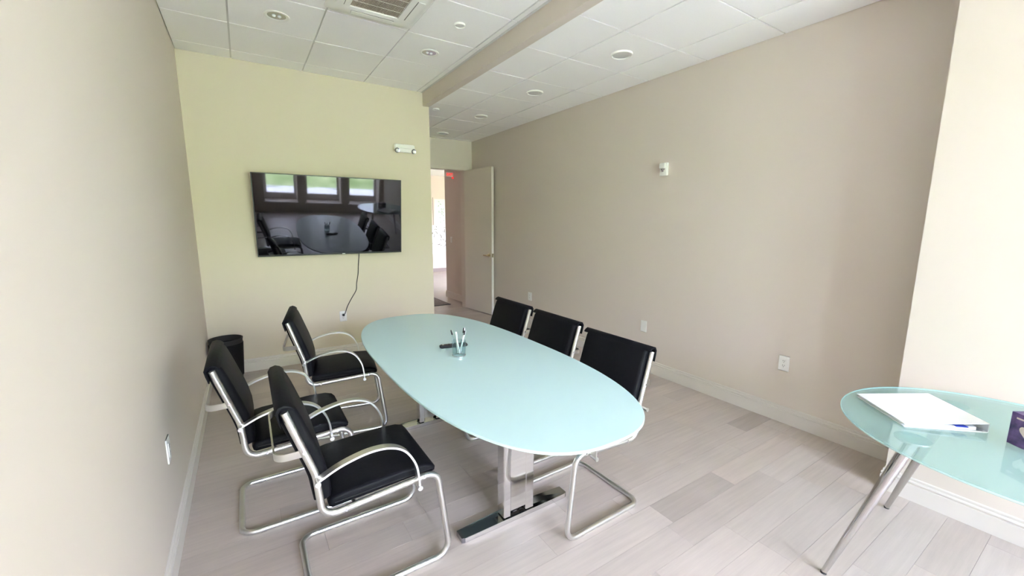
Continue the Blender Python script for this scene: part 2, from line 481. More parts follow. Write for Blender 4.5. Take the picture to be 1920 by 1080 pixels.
# ------------------------------------------------------------------ baseboards: moulded profile (out, up)
BP = [(0, 0), (0.016, 0), (0.016, 0.092), (0.009, 0.095), (0.009, 0.099), (0.0145, 0.101), (0.0155, 0.106), (0.013, 0.112), (0.0065, 0.115), (0.0065, 0.121), (0.009, 0.123), (0.008, 0.129), (0.004, 0.132), (0, 0.132)]
def baseboard(name, p, q, out, label):
    p, q, out = Vector((*p, 0)), Vector((*q, 0)), Vector((*out, 0))
    n = len(BP); vs = [c + out * a + Vector((0, 0, b)) for c in (p, q) for a, b in BP]
    fs = [(i, (i + 1) % n, n + (i + 1) % n, n + i) for i in range(n)] + [tuple(range(n)), tuple(range(n, 2 * n))]
    struct(MB().add(vs, fs).build(name, 'white_trim'), label)
baseboard('baseboard_left', (XL, W_Y), (XL, YB), (1, 0), 'white moulded baseboard under the left wall')
baseboard('baseboard_back', (XL + .014, YB), (XE, YB), (0, -1), 'white moulded baseboard under the television wall')
baseboard('baseboard_right', (XR, YP), (XR, YD), (-1, 0), 'white moulded baseboard along the long right wall')
baseboard('baseboard_pier', (XP, W_Y), (XP, YP + 0.0), (-1, 0), 'white moulded baseboard on the projecting pier')
baseboard('baseboard_pier_return', (XP - 0.014, YP), (XR - .014, YP), (0, 1), 'white baseboard turning behind the pier')
baseboard('baseboard_passage', (XE, YB), (XE, YD), (1, 0), 'baseboard in the short passage')

# ------------------------------------------------------------------ doorway and the hall behind it
fr = holed_wall('y', YD - 0.015, YD + 0.145, DX0 - 0.045, DX1 + 0.045, 0, DZ + 0.045, [(DX0, DX1, -1, DZ)]).build('trim_2', 'door_paint'); struct(fr, 'painted door frame')
dr = empty('door_1', (DX1 - 0.008, YD - 0.02, 0), 0); struct(dr, 'plain greige door standing open against the long wall')
dl, dth = 0.79, 0.044
da = math.atan2(-0.76, 0.087)
leaf = MB().box(0, dl, 0, dth, 0.012, 2.405).build('door_leaf', 'door_paint', dr); leaf.rotation_euler = (0, 0, da)
MB().box(dl, dl + 0.0015, 0, dth, 0.012, 2.405).build('door_edge', 'white_trim', leaf)
hd = MB(); hd.cyl((dl - 0.06, 0, 1.0), (dl - 0.06, -0.014, 1.0), 0.026, n=20); hd.cyl((dl - 0.06, -0.014, 1.0), (dl - 0.06, -0.045, 1.0), 0.010)
hd.tube(fillet([(dl - 0.06, -0.045, 1.0), (dl - 0.12, -0.05, 1.0), (dl - 0.175, -0.042, 0.998)], [0.03]), 0.0085)
hd.build('door_handle', 'brass', leaf, 40)
MB().box(dl + 0.0015, dl + 0.004, 0.008, 0.036, 0.97, 1.03).build('latch_plate', 'brass', leaf)
for z in (0.25, 1.2, 2.15): MB().cyl((-0.004, dth + 0.004, z - 0.045), (-0.004, dth + 0.004, z + 0.045), 0.006).build('hinge', 'brass', leaf, 40)

HX0, HX1, HY1 = 0.5, 6.6, 12.0
struct(MB().box(HX0, HX1, YD + 0.13, HY1, -0.05, 0).build('floor_hall', 'hall_wood'), 'plank floor of the hall beyond the door')
struct(MB().box(HX0, HX1, YD + 0.13, HY1, 2.9, 3.0).build('ceiling_hall', 'ceiling_tile'), 'white ceiling of the hall')
hw = struct(MB().box(HX0, HX1, HY1, HY1 + 0.12, -0.05, 3.0).build('wall_hall_far', 'hall_wall'), 'bright pinkish far wall of the hall')
struct(MB().box(XR + 0.03, XR + 0.15, YD + 0.13, 7.88, 0, 2.9).build('wall_hall_right', 'wall_paint'), 'shaded hall wall just beyond the door')
struct(MB().box(HX1, HX1 + 0.12, 7.76, HY1, -0.05, 3.0).build('wall_hall_end', 'hall_wall'))
struct(MB().box(HX0, XE - 0.12, YD, YD + 0.13, -0.05, 3.0).build('wall_hall_near', 'hall_wall'))
struct(MB().box(HX0 - 0.12, HX0, YD + 0.13, HY1, -0.05, 3.0).build('wall_hall_left', 'hall_wall'))
struct(holed_wall('y', 7.76, 7.88, XR + 0.15, HX1, -0.05, 3.0, [(5.2, 6.3, 0.25, 2.65)]).build('wall_hall_window', 'hall_wall'), 'hall side wall with an opening for the added window')
hf = holed_wall('y', 7.79, 7.85, 5.2, 6.3, 0.25, 2.65, [(5.26, 5.72, 0.31, 2.59), (5.78, 6.24, 0.31, 2.59)]).build('window_4', 'white_trim'); struct(hf, 'unseen tall window added to light the far hall wall')  # unseen window, put here so daylight brightens only the far wall and floor
for xa in (5.26, 5.78): MB().box(xa, xa + 0.46, 7.817, 7.823, 0.31, 2.59).build('pane', 'window_glass', hf)
mat('hall_base', (0.34, 0.27, 0.24), 0.5)
struct(MB().box(HX0, HX1, HY1 - 0.015, HY1, 0, 0.115).build('baseboard_hall', 'hall_base'), 'brownish baseboard of the far hall wall')
baseboard('baseboard_hall_right', (XR + 0.03, YD + 0.145), (XR + 0.03, 7.894), (-1, 0), 'baseboard of the shaded hall wall')

# ------------------------------------------------------------------ lawn bank outside
def bank():
    mb = MB(); nx, ny = 70, 36; vs = []; fs = []
    rnd = random.Random(3)
    for j in range(ny):
        t = j / (ny - 1); y = -7.0 - 13 * t
        for i in range(nx):
            x = -14 + 32 * i / (nx - 1)
            z = -0.15 + max(0, t - 0.05) * 5.0 + rnd.uniform(-0.06, 0.06)
            vs.append((x, y, z))
    for j in range(ny - 1):
        for i in range(nx - 1): a = j * nx + i; fs.append((a, a + 1, a + nx + 1, a + nx))
    return mb.add(vs, fs)
mat('concrete', (0.70, 0.69, 0.68), 0.85, noise=(3, 0.06))
struct(MB().box(-14, 18, -7.3, W_Y - W_TH, -0.3, -0.12).build('walkway', 'concrete'), 'pale concrete walkway outside the windows')
g = bank().build('grass_bank', 'grass', smooth=60)
tag(g, 'green grassy bank outside the windows, mirrored in the television', 'grass', kind='stuff')

lw = MB().box(XR + 0.15, 16, W_Y - W_TH, 7.7, -0.3, -0.15).build('lawn', 'grass')
tag(lw, 'flat green lawn outside the long wall', 'grass', kind='stuff')

# ------------------------------------------------------------------ chairs
W2 = 0.235
def make_chair():
    root = empty('cantilever_chair')
    side = [(-0.045, 0.868), (0.041, 0.593), (0.054, 0.410), (0.515, 0.444), (0.567, 0.0125), (0.0, 0.0125)]
    rad = [0.25, 0.055, 0.055, 0.060]
    ctl = [(x, -W2, z) for x, z in side] + [(x, W2, z) for x, z in reversed(side)]
    MB().tube(fillet(ctl, rad + [0.06, 0.06] + rad[::-1], 8), 0.0138, 14).build('frame', 'satin_metal', root, 50)
    # seat and back pads
    sp = [(0.092, 0.424), (0.20, 0.428), (0.35, 0.436), (0.46, 0.440), (0.492, 0.434), (0.512, 0.440), (0.515, 0.456), (0.500, 0.474), (0.465, 0.486), (0.38, 0.490), (0.25, 0.484), (0.13, 0.478), (0.088, 0.470), (0.076, 0.452), (0.080, 0.432)]
    seat = puff(sp, 0.2215, 0.016).build('seat', 'leather', root, 70)
    loop = [(0.10, -0.2205, 0.4465), (0.30, -0.2215, 0.452), (0.49, -0.2205, 0.454)]
    MB().tube(loop, 0.0022, 6).build('seam', 'black_plastic', seat)
    MB().tube([(x, -y, z) for x, y, z in loop], 0.0022, 6).build('seam', 'black_plastic', seat)
    bp = [(0.030, 0.478), (0.060, 0.466), (0.088, 0.474), (0.094, 0.500), (0.090, 0.560), (0.078, 0.620), (0.058, 0.690), (0.034, 0.760), (0.012, 0.825), (-0.004, 0.866), (-0.020, 0.888), (-0.042, 0.897), (-0.062, 0.890), (-0.071, 0.872), (-0.064, 0.840), (-0.046, 0.780), (-0.020, 0.700), (0.006, 0.620), (0.022, 0.560), (0.027, 0.510)]
    back = puff(bp, 0.2215, 0.018).build('backrest', 'leather', root, 70)
    tp = [(-0.012, 0.878), (-0.026, 0.892), (-0.043, 0.8985), (-0.063, 0.892), (-0.0735, 0.873), (-0.068, 0.845), (-0.060, 0.815), (-0.056, 0.815), (-0.060, 0.845), (-0.0625, 0.868), (-0.056, 0.880), (-0.043, 0.886), (-0.030, 0.8825), (-0.020, 0.872)]
    puff(tp, 0.247, 0.0025, 2).build('top_sleeve', 'leather', back, 70)
    for s in (-1, 1):
        arm = smooth_curve([(0.036, 0, 0.583), (0.060, 0, 0.598), (0.130, 0, 0.628), (0.225, 0, 0.648), (0.305, 0, 0.642), (0.365, 0, 0.608), (0.405, 0, 0.540), (0.418, 0, 0.470), (0.420, 0, 0.418)], 6)
        yc = s * (W2 + 0.030)
        a = MB().sweep([(p.x, yc, p.z) for p in arm], [(-0.017, -0.0042), (0.017, -0.0042), (0.017, 0.0042), (-0.017, 0.0042)], upv=(0, 1, 0)).build('armrest', 'satin_metal', root, 40)
        for x, z in ((0.040, 0.583), (0.420, 0.424)):
            b = MB().cyl((x, s * (W2 + 0.008), z), (x, s * (W2 + 0.050), z), 0.0075, n=14)
            b.cyl((x, s * (W2 + 0.048), z), (x, s * (W2 + 0.054), z), 0.0105, n=14)
            b.build('bolt', 'satin_metal', a, 40)
        for x, z in ((0.135, 0.417), (0.452, 0.441), (0.008, 0.700)):
            MB().cyl((x, s * (W2 + 0.010), z), (x, s * (W2 + 0.0145), z), 0.0065, n=12).build('screw', 'chrome', root, 40)
        for x in (0.09, 0.47):
            MB().box(x - 0.012, x + 0.012, s * W2 - 0.007, s * W2 + 0.007, 0, 0.006).build('glide', 'black_plastic', root)
    lum = fillet([(0.008, -W2, 0.695), (-0.085, -W2 + 0.02, 0.685), (-0.085, W2 - 0.02, 0.685), (0.008, W2, 0.695)], [0.05, 0.05])
    MB().sweep(lum, [(-0.014, -0.003), (0.014, -0.003), (0.014, 0.003), (-0.014, 0.003)], upv=(0, 0, 1)).build('lumbar_band', 'satin_metal', root, 40)
    for x in (0.17, 0.43):
        MB().cyl((x, -W2, 0.416 + (x - .1) * .07), (x, W2, 0.416 + (x - .1) * .07), 0.008).build('cross_bar', 'satin_metal', root, 40)
    return root
CH = [  # rear centre x, y, yaw, x scale, label
    (0.112, 1.835, 0, 1.02, 'black leather cantilever chair nearest the camera, left of the table'),
    (-0.130, 2.470, 0, 1.02, 'black leather cantilever chair against the left wall, middle of its side'),
    (0.272, 3.290, -9, 1.0, 'black leather cantilever chair left of the table, nearest the television'),
    (1.712, 1.597, 181, 0.93, 'black leather cantilever chair at the near right end of the table, frame showing below'),
    (1.760, 2.215, 180, 1.0, 'black leather cantilever chair in the middle of the right side'),
    (1.778, 2.805, 180, 1.0, 'black leather cantilever chair on the right side closest to the open door'),
]
proto = make_chair()
for i, (x, y, a, sx, lb) in enumerate(CH):
    o = proto if i == 0 else copy_tree(proto)
    o.location = (x, y, 0); o.rotation_euler = (0, 0, R_(a)); o.scale = (sx, 1, 1)
    tag(o, lb, 'chair', 'black leather chairs around the meeting table')

# ------------------------------------------------------------------ meeting table
def superellipse(a, b, n, cx, cy, seg=120):
    out = []
    for i in range(seg):
        t = 2 * math.pi * i / seg; c, s = math.cos(t), math.sin(t)
        out.append((cx + a * math.copysign(abs(c) ** (2 / n), c), cy + b * math.copysign(abs(s) ** (2 / n), s)))
    return out
def slab(fn, z0, z1, ch):
    """slab with chamfered rim: fn(inset) gives the outline"""
    L = [(z0, ch), (z0 + ch, 0), (z1 - ch, 0), (z1, ch)]
    vs = []; fs = []; n = None
    for z, ins in L:
        P = fn(ins); n = len(P); vs += [(x, y, z) for x, y in P]
    for k in range(3):
        for i in range(n): j = (i + 1) % n; fs.append((k * n + i, k * n + j, k * n + n + j, k * n + n + i))
    fs += [tuple(reversed(range(n))), tuple(range(3 * n, 4 * n))]
    return MB().add(vs, fs)
TCX, TCY, TA, TB = 1.092, 2.212, 0.509, 1.226
mt = empty('meeting_table', (TCX, TCY, 0))
tag(mt, 'long oval meeting table with frosted aqua glass top on chrome legs', 'table')
top = slab(lambda i: superellipse(TA - i, TB - i, 2.68, 0, 0), 0.728, 0.740, 0.0015).build('tabletop', 'frosted_glass', mt, 30)
rim = [(x, y, 0.734) for x, y in superellipse(TA, TB, 2.68, 0, 0)]
MB().sweep(rim, [(-0.0035, -0.0012), (0.0035, -0.0012), (0.0035, 0.0012), (-0.0035, 0.0012)], closed=True, upv=(0, 0, 1)).build('glass_rim', 'glass_edge', top, 60)
for ly in (1.657, 2.875):
    y = ly - TCY
    leg = MB().rbox(-0.088, -0.046, y - 0.033, y + 0.033, 0.030, 0.700, 0.004).build('leg', 'chrome', mt)
    MB().rbox(0.046, 0.098, y - 0.033, y + 0.033, 0.030, 0.700, 0.004).build('leg_post', 'chrome', leg)
    MB().box(-0.046, 0.046, y - 0.030, y + 0.030, 0.060, 0.700).build('leg_plate', 'chrome', leg)
    MB().box(-0.30, 0.30, y - 0.035, y + 0.035, 0.700, 0.728).build('leg_bracket', 'satin_metal', leg)
    hw_, n = 0.327, 6
    P = [(-hw_, -0.030), (-hw_ + 0.02, -0.036), (hw_ - 0.02, -0.036), (hw_, -0.030), (hw_, 0.030), (0.10, 0.040), (-0.10, 0.040), (-hw_, 0.030)]
    vs = [(px, y + py, 0.0) for px, py in P] + [(px, y + py, 0.026 if abs(px) > 0.2 else 0.032) for px, py in P]
    m = len(P)
    ft = MB().add(vs, [tuple(reversed(range(m))), tuple(range(m, 2 * m))] + [(i, (i + 1) % m, m + (i + 1) % m, m + i) for i in range(m)]).build('foot', 'dark_chrome', leg)  # dark reflection of the table's underside is put into the chrome colour
    MB().box(-hw_ + 0.015, hw_ - 0.015, y - 0.0375, y - 0.036, 0.003, 0.026).build('foot_strip', 'chrome', ft)
MB().box(-0.02, 0.02, 1.695 - TCY, 2.835 - TCY, 0.690, 0.728).build('rail', 'satin_metal', mt)

# things on the meeting table
cup = empty('pen_cup', (1.030, 2.185, 0.740)); tag(cup, 'clear glass cup holding pens on the meeting table', 'cup')
MB().lathe([(0.0, 0.001), (0.036, 0.001), (0.040, 0.004), (0.041, 0.05), (0.042, 0.098), (0.0395, 0.098), (0.0385, 0.05), (0.037, 0.016), (0.0, 0.014)], 32).build('glass_wall', 'cup_glass', cup, 40)
MB().lathe([(0.037, 0.0), (0.041, 0.002), (0.0412, 0.010), (0.037, 0.012)], 32, closed=True).build('glass_foot', 'chrome', cup, 40)
pens = [((-0.005, 0.018), (-0.052, 0.045), 0.160, 'clear_plastic', 'dark'), ((0.012, -0.01), (0.050, 0.025), 0.165, 'clear_plastic', 'dark'), ((0.0, -0.012), (-0.030, -0.02), 0.150, 'white_plastic', 'grey'),
        ((0.015, 0.012), (0.055, 0.005), 0.152, 'white_plastic', 'dark'), ((-0.01, 0.0), (-0.005, 0.03), 0.145, 'satin_metal', 'grey'), ((-0.016, -0.006), (0.012, -0.035), 0.135, 'clear_plastic', 'grey')]
pl_names = ['clear ballpoint pen leaning left out of the cup', 'clear pen with a dark cap leaning to the right rear of the cup', 'white pen leaning to the left front of the cup', 'white pen with a dark cap leaning farthest right in the cup', 'silver pen standing upright in the cup', 'short clear pen at the front of the cup']
for (b, t, h, m, cc), lb in zip(pens, pl_names):
    p = Vector((b[0] * 0.8, b[1] * 0.8, 0.022)); q = Vector((t[0], t[1], h)); d = (q - p).normalized()
    # keep the shaft inside the rim where it leaves the cup
    f = (0.098 - p.z) / (q.z - p.z); at = p.lerp(q, f); lim = 0.030 / max(0.030, math.hypot(at.x, at.y))
    q = Vector((q.x * lim, q.y * lim, q.z))
    pe = empty('pen', (1.030, 2.185, 0.740)); tag(pe, lb, 'pen', 'pens in the glass cup')
    MB().cyl(p, p.lerp(q, 0.80), 0.0046, n=10).build('barrel', m, pe, 40)
    MB().cyl(p.lerp(q, 0.80), q, 0.0052, 0.0040, n=10).build('cap', 'black_plastic' if cc == 'dark' else 'satin_metal', pe, 40)
    off = Vector((0.0065, 0, 0)); MB().cyl(p.lerp(q, 0.74) + off, q + off * 0.8, 0.0008, n=6).build('clip', 'satin_metal', pe)
rc = empty('remote_control', (1.082, 2.375, 0.740), R_(-14)); tag(rc, 'slim black remote control lying behind the pen cup', 'remote')
MB().rbox(-0.090, 0.090, -0.020, 0.020, 0.0, 0.020, 0.006).build('body', 'black_plastic', rc)
MB().cyl((-0.068, 0, 0.020), (-0.068, 0, 0.0215), 0.006, n=14).build('button', 'satin_metal', rc)
for k in range(5):
    for s in (-1, 1): MB().cyl((-0.03 + 0.02 * k, s * 0.008, 0.020), (-0.03 + 0.02 * k, s * 0.008, 0.0212), 0.0042, n=10).build('button', 'bin_mesh', rc)

# ------------------------------------------------------------------ small glass table by the pier
GX, GY, GZ = 2.420, 0.128, 0.722
gt = empty('glass_table', (GX, GY, 0)); tag(gt, 'oval translucent aqua glass table with slanted chrome legs beside the pier', 'table')
gtop = slab(lambda i: superellipse(0.535 - i, 0.588 - i, 2.05, 0, 0), GZ - 0.010, GZ, 0.0012).build('tabletop', 'sheer_glass', gt, 30)
rim = [(x, y, GZ - 0.005) for x, y in superellipse(0.535, 0.588, 2.05, 0, 0)]
MB().sweep(rim, [(-0.003, -0.0012), (0.003, -0.0012), (0.003, 0.0012), (-0.003, 0.0012)], closed=True, upv=(0, 0, 1)).build('glass_rim', 'glass_edge', gtop, 60)
for sx in (-1, 1):
    for sy in (1, -1):
        tx, ty = sx * 0.285, sy * 0.285; fx, fy = sx * 0.395 + 0.026, sy * 0.478
        l = MB().cyl((tx, ty, GZ - 0.022), (fx, fy, 0.006), 0.0235, 0.0115, 24).build('leg', 'leg_chrome', gt, 40)
        MB().lathe([(0.0, GZ - 0.0225), (0.050, GZ - 0.0215), (0.056, GZ - 0.016), (0.056, GZ - 0.0105), (0.0, GZ - 0.0105)], 32, (tx, ty, 0)).build('mounting_disc', 'chrome', l, 40)
        MB().cyl((fx, fy, 0), (fx, fy, 0.010), 0.012, 0.012, 18).build('foot_pad', 'black_plastic', l, 40)

# ring binder
A, B, C2, D = Vector((2.452, 0.642)), Vector((2.200, 0.496)), Vector((2.664, 0.448)), Vector((2.366, 0.298))
bc = (A + D) / 2; ux = (C2 - A).normalized(); L = 0.290; Hh = 0.300
bind = empty('ring_binder', (bc.x, bc.y, GZ), math.atan2(ux.y, ux.x)); tag(bind, 'white ring binder lying flat on the small glass table', 'binder')
# local x: from the open edge (-) to the spine (+); local y along the spine
cov = MB().box(-L / 2, L / 2, -Hh / 2, Hh / 2, 0.0, 0.003).build('back_cover', 'white_vinyl', bind)
fc = MB().add([(-L / 2, -Hh / 2, 0.012), (L / 2, -Hh / 2, 0.036), (L / 2, Hh / 2, 0.036), (-L / 2, Hh / 2, 0.012), (-L / 2, -Hh / 2, 0.015), (L / 2, -Hh / 2, 0.039), (L / 2, Hh / 2, 0.039), (-L / 2, Hh / 2, 0.015)],
              [(0, 3, 2, 1), (4, 5, 6, 7), (0, 1, 5, 4), (1, 2, 6, 5), (2, 3, 7, 6), (3, 0, 4, 7)]).build('front_cover', 'white_vinyl', bind)
MB().rbox(L / 2, L / 2 + 0.004, -Hh / 2, Hh / 2, 0.0, 0.039, 0.001).build('spine', 'white_vinyl', bind)
pg = MB().add([(-L / 2 + 0.012, -Hh / 2 + 0.012, 0.003), (L / 2 - 0.03, -Hh / 2 + 0.012, 0.003), (L / 2 - 0.03, Hh / 2 - 0.012, 0.003), (-L / 2 + 0.012, Hh / 2 - 0.012, 0.003),
               (-L / 2 + 0.012, -Hh / 2 + 0.012, 0.0115), (L / 2 - 0.03, -Hh / 2 + 0.012, 0.017), (L / 2 - 0.03, Hh / 2 - 0.012, 0.017), (-L / 2 + 0.012, Hh / 2 - 0.012, 0.0115)],
              [(0, 3, 2, 1), (4, 5, 6, 7), (0, 1, 5, 4), (1, 2, 6, 5), (2, 3, 7, 6), (3, 0, 4, 7)]).build('pages', 'paper', bind)
for yy in (-0.10, 0.0, 0.10):
    MB().tube([(L / 2 - 0.024 + 0.014 * math.cos(t), yy, 0.0185 + 0.0145 * math.sin(t)) for t in [i * 2 * math.pi / 16 for i in range(16)]], 0.0016, 6, closed=True).build('ring', 'chrome', bind, 60)
MB().box(0.035, 0.075, -Hh / 2 - 0.004, -Hh / 2 + 0.05, 0.0175, 0.0205).build('tab', 'blue_ink', bind)
MB().box(L / 2 - 0.036, L / 2 - 0.010, -Hh / 2 + 0.005, Hh / 2 - 0.005, 0.003, 0.0045).build('ring_plate', 'chrome', bind)

# purple tissue box at the edge of the picture
def purple():
    m = bpy.data.materials.new('purple_print'); m.use_nodes = True; MATS['purple_print'] = m
    nt = m.node_tree; b = nt.nodes['Principled BSDF']
    n = nt.nodes.new('ShaderNodeTexNoise'); n.inputs['Scale'].default_value = 22; n.inputs['Detail'].default_value = 3
    tc = nt.nodes.new('ShaderNodeTexCoord'); nt.links.new(tc.outputs['Object'], n.inputs['Vector'])
    rp = nt.nodes.new('ShaderNodeValToRGB')
    rp.color_ramp.elements[0].position = 0.38; rp.color_ramp.elements[0].color = (0.03, 0.022, 0.10, 1)
    rp.color_ramp.elements[1].position = 0.68; rp.color_ramp.elements[1].color = (0.20, 0.11, 0.30, 1)
    nt.links.new(n.outputs['Fac'], rp.inputs['Fac']); nt.links.new(rp.outputs['Color'], b.inputs['Base Color']); b.inputs['Roughness'].default_value = 0.4
purple()
mat('pale_print', (0.72, 0.60, 0.55), 0.5, noise=(90, 0.15))
ab = Vector((-0.57, -0.82)).normalized()
E0 = Vector((2.374, 0.208))
tb = empty('tissue_box', (E0.x, E0.y, GZ), math.atan2(ab.y, ab.x)); tag(tb, 'purple printed tissue box on the small glass table', 'box')
BH = 0.125
MB().rbox(0, 0.115, 0, 0.115, 0.0, BH, 0.0012).build('carton', 'purple_print', tb)
# local x runs along the face that looks at the camera, local -y points at it
hp = []
for i in range(40):
    t = 2 * math.pi * i / 40
    hp.append((0.055 + 0.0019 * 16 * math.sin(t) ** 3 * 0.75, 0.062 + 0.0019 * (13 * math.cos(t) - 5 * math.cos(2 * t) - 2 * math.cos(3 * t) - math.cos(4 * t)) * 0.85))
n = len(hp)
SIDE = -0.0006
MB().add([(x, 0.0, z) for x, z in hp] + [(x, SIDE, z) for x, z in hp], [tuple(range(n)), tuple(range(n, 2 * n))] + [(i, (i + 1) % n, n + (i + 1) % n, n + i) for i in range(n)]).build('heart_print', 'pale_print', tb)
MB().box(0.018, 0.040, SIDE, 0, 0.103, 0.109).build('print_bar', 'pale_print', tb)
tis = MB(); vs = []; fs = []
for j in range(7):
    for i in range(9):
        a_ = i / 8; h_ = j / 6
        vs.append((0.03 + 0.055 * a_, 0.0575 + 0.020 * math.sin(a_ * 9) * h_ + 0.01 * h_, BH - 0.002 + 0.055 * h_ * (0.7 + 0.3 * math.sin(a_ * 5))))
for j in range(6):
    for i in range(8): q = j * 9 + i; fs.append((q, q + 1, q + 10, q + 9))
to = MB().add(vs, fs).build('tissue', 'paper', tb, 80); sm = to.modifiers.new('thick', 'SOLIDIFY'); sm.thickness = 0.0015
MB().box(0.022, 0.093, 0.042, 0.075, BH - 0.001, BH + 0.0006).build('opening', 'white_vinyl', tb)

# ------------------------------------------------------------------ television
TVW, TVH = 1.452, 0.826
tv = empty('television', (0.822, 4.800, 1.594)); tag(tv, 'large flat television tilted downward on the end wall', 'television')
tv.rotation_euler = (R_(6.8), 0, R_(-1.5))
# local: x right, -y towards the room, z up
MB().rbox(-TVW / 2, TVW / 2, 0.0, 0.035, -TVH / 2, TVH / 2, 0.004).build('housing', 'black_plastic', tv)
MB().box(-TVW / 2 + 0.008, TVW / 2 - 0.008, -0.0015, 0.001, -TVH / 2 + 0.016, TVH / 2 - 0.008).build('screen', 'screen', tv)
bz = holed_wall('y', -0.004, 0.004, -TVW / 2, TVW / 2, -TVH / 2, TVH / 2, [(-TVW / 2 + 0.007, TVW / 2 - 0.007, -TVH / 2 + 0.015, TVH / 2 - 0.007)]).build('bezel', 'black_plastic', tv)
MB().box(0.0 + 0.07, 0.10, -0.0052, -0.003, -TVH / 2 + 0.003, -TVH / 2 + 0.010).build('maker_badge', 'satin_metal', tv)
MB().box(-0.40, 0.40, 0.035, 0.060, -0.26, 0.18).build('rear_cover', 'black_plastic', tv)
mb_ = MB().box(0.822 - 0.25, 0.822 + 0.25, 4.88, YB, 1.48, 1.72).build('wall_bracket', 'black_plastic', tv)
mb_.matrix_parent_inverse = Matrix.LocRotScale(tv.location, tv.rotation_euler, None).inverted()

# wall plates
def plate(name, p, axis, label, kind, wdt=0.076, hgt=0.118):
    """axis: direction the plate faces"""
    e = empty(name, p, {'-x': R_(-90), '+x': R_(90), '-y': 0}[axis]); tag(e, label, 'wall plate' if kind != 'duplex' else 'outlet', 'white wall plates')
    MB().rbox(-wdt / 2, wdt / 2, -0.006, 0, -hgt / 2, hgt / 2, 0.0025).build('cover_plate', 'white_plastic', e)
    if kind == 'duplex':
        MB().rbox(-0.017, 0.017, -0.0085, -0.005, -0.034, 0.034, 0.001).build('socket_insert', 'white_plastic', e)
        for z in (0.018, -0.018):
            for x in (-0.006, 0.006): MB().box(x - 0.0013, x + 0.0013, -0.0089, -0.0084, z - 0.001, z + 0.008).build('slot', 'dark_slot', e)
            MB().cyl((0, -0.0084, z - 0.008), (0, -0.0089, z - 0.008), 0.0026, n=10).build('slot', 'dark_slot', e)
    elif kind == 'switch':
        MB().rbox(-0.016, 0.016, -0.011, -0.005, -0.033, 0.033, 0.001).build('rocker', 'white_plastic', e)
    else:
        for z in (-0.048, 0.048): MB().cyl((0, -0.006, z), (0, -0.0072, z), 0.003, n=10).build('screw', 'satin_metal', e)
    return e
plate('power_outlet', (XR, 1.433, 0.470), '-x', 'white duplex outlet on the long wall near the glass table', 'duplex')
plate('blank_plate', (XR, 2.778, 0.474), '-x', 'blank white wall plate behind the right-hand chairs', 'blank')
plate('power_outlet', (XR, 4.835, 0.472), '-x', 'white outlet low on the long wall near the open door', 'duplex', 0.09)
plate('power_outlet', (XL, 2.372, 0.485), '+x', 'white outlet on the left wall beside the near chair', 'duplex')
plate('power_outlet', (0.875, YB, 0.472), '-y', 'white outlet under the television with a plug in it', 'duplex')
plate('light_switch', (XR + 0.03, 7.60, 1.19), '-x', 'white switch plate on the shaded hall wall', 'switch')

# television power lead
cord = empty('hanging_cable', (0.0, 0.0, 0.0)); tag(cord, 'dark cord hanging from the television to the outlet', 'cord')
cp = [(1.085, YB - 0.006, 1.26), (1.085, YB - 0.008, 1.17), (1.070, YB - 0.012, 1.05), (1.062, YB - 0.010, 0.95), (1.040, YB - 0.010, 0.84), (1.030, YB - 0.010, 0.76), (0.975, YB - 0.012, 0.67), (0.925, YB - 0.02, 0.585), (0.895, YB - 0.035, 0.515), (0.878, YB - 0.034, 0.490)]
MB().tube(smooth_curve(cp, 6), 0.0042, 8).build('flex', 'black_plastic', cord, 60)
MB().rbox(0.864, 0.888, YB - 0.036, YB - 0.0092, 0.476, 0.502, 0.004).build('plug', 'black_plastic', cord)

# emergency light on the end wall
em = empty('emergency_light', (1.651, YB, 2.380)); tag(em, 'white twin-head emergency light above the television corner', 'light')
MB().rbox(-0.118, 0.118, -0.055, 0, -0.030, 0.046, 0.010).build('housing', 'white_plastic', em)
MB().rbox(-0.075, 0.080, -0.060, -0.02, -0.046, 0.0, 0.006).build('lower_case', 'white_plastic', em)
for s in (-1, 1):
    h = MB().lathe([(0.0, 0.0), (0.018, 0.0), (0.026, 0.022), (0.0285, 0.034), (0.025, 0.036), (0.0, 0.030)], 24)
    h.xf(Matrix.Translation((s * 0.098, -0.040, -0.026)) @ Matrix.Rotation(R_(100), 4, 'X'))
    hh = h.build('lamp_head', 'dark_chrome', em, 40)
    MB().lathe([(0.0, 0.034), (0.016, 0.034), (0.016, 0.0375), (0.0, 0.0385)], 20).xf(Matrix.Translation((s * 0.098, -0.040, -0.026)) @ Matrix.Rotation(R_(100), 4, 'X')).build('lens', 'white_vinyl', hh, 40)

# motion sensor / strobe on the long wall
st = empty('wall_strobe', (XR, 2.632, 2.042), R_(-90)); tag(st, 'small white alarm strobe high on the long wall', 'alarm')
MB().rbox(-0.040, 0.040, -0.030, 0, -0.060, 0.060, 0.004).build('housing', 'white_plastic', st)
MB().rbox(-0.036, 0.030, -0.048, -0.028, 0.004, 0.056, 0.005).build('upper_case', 'white_plastic', st)
lens = MB().lathe([(0.0, 0.0), (0.014, 0.0), (0.014, 0.008), (0.008, 0.014), (0.0, 0.015)], 20).xf(Matrix.Translation((0, -0.030, -0.012)) @ Matrix.Rotation(R_(90), 4, 'X')).build('lens', 'chrome', st, 40)
MB().box(-0.022, 0.018, -0.0335, -0.029, -0.003, 0.003).build('slot', 'dark_slot', st)

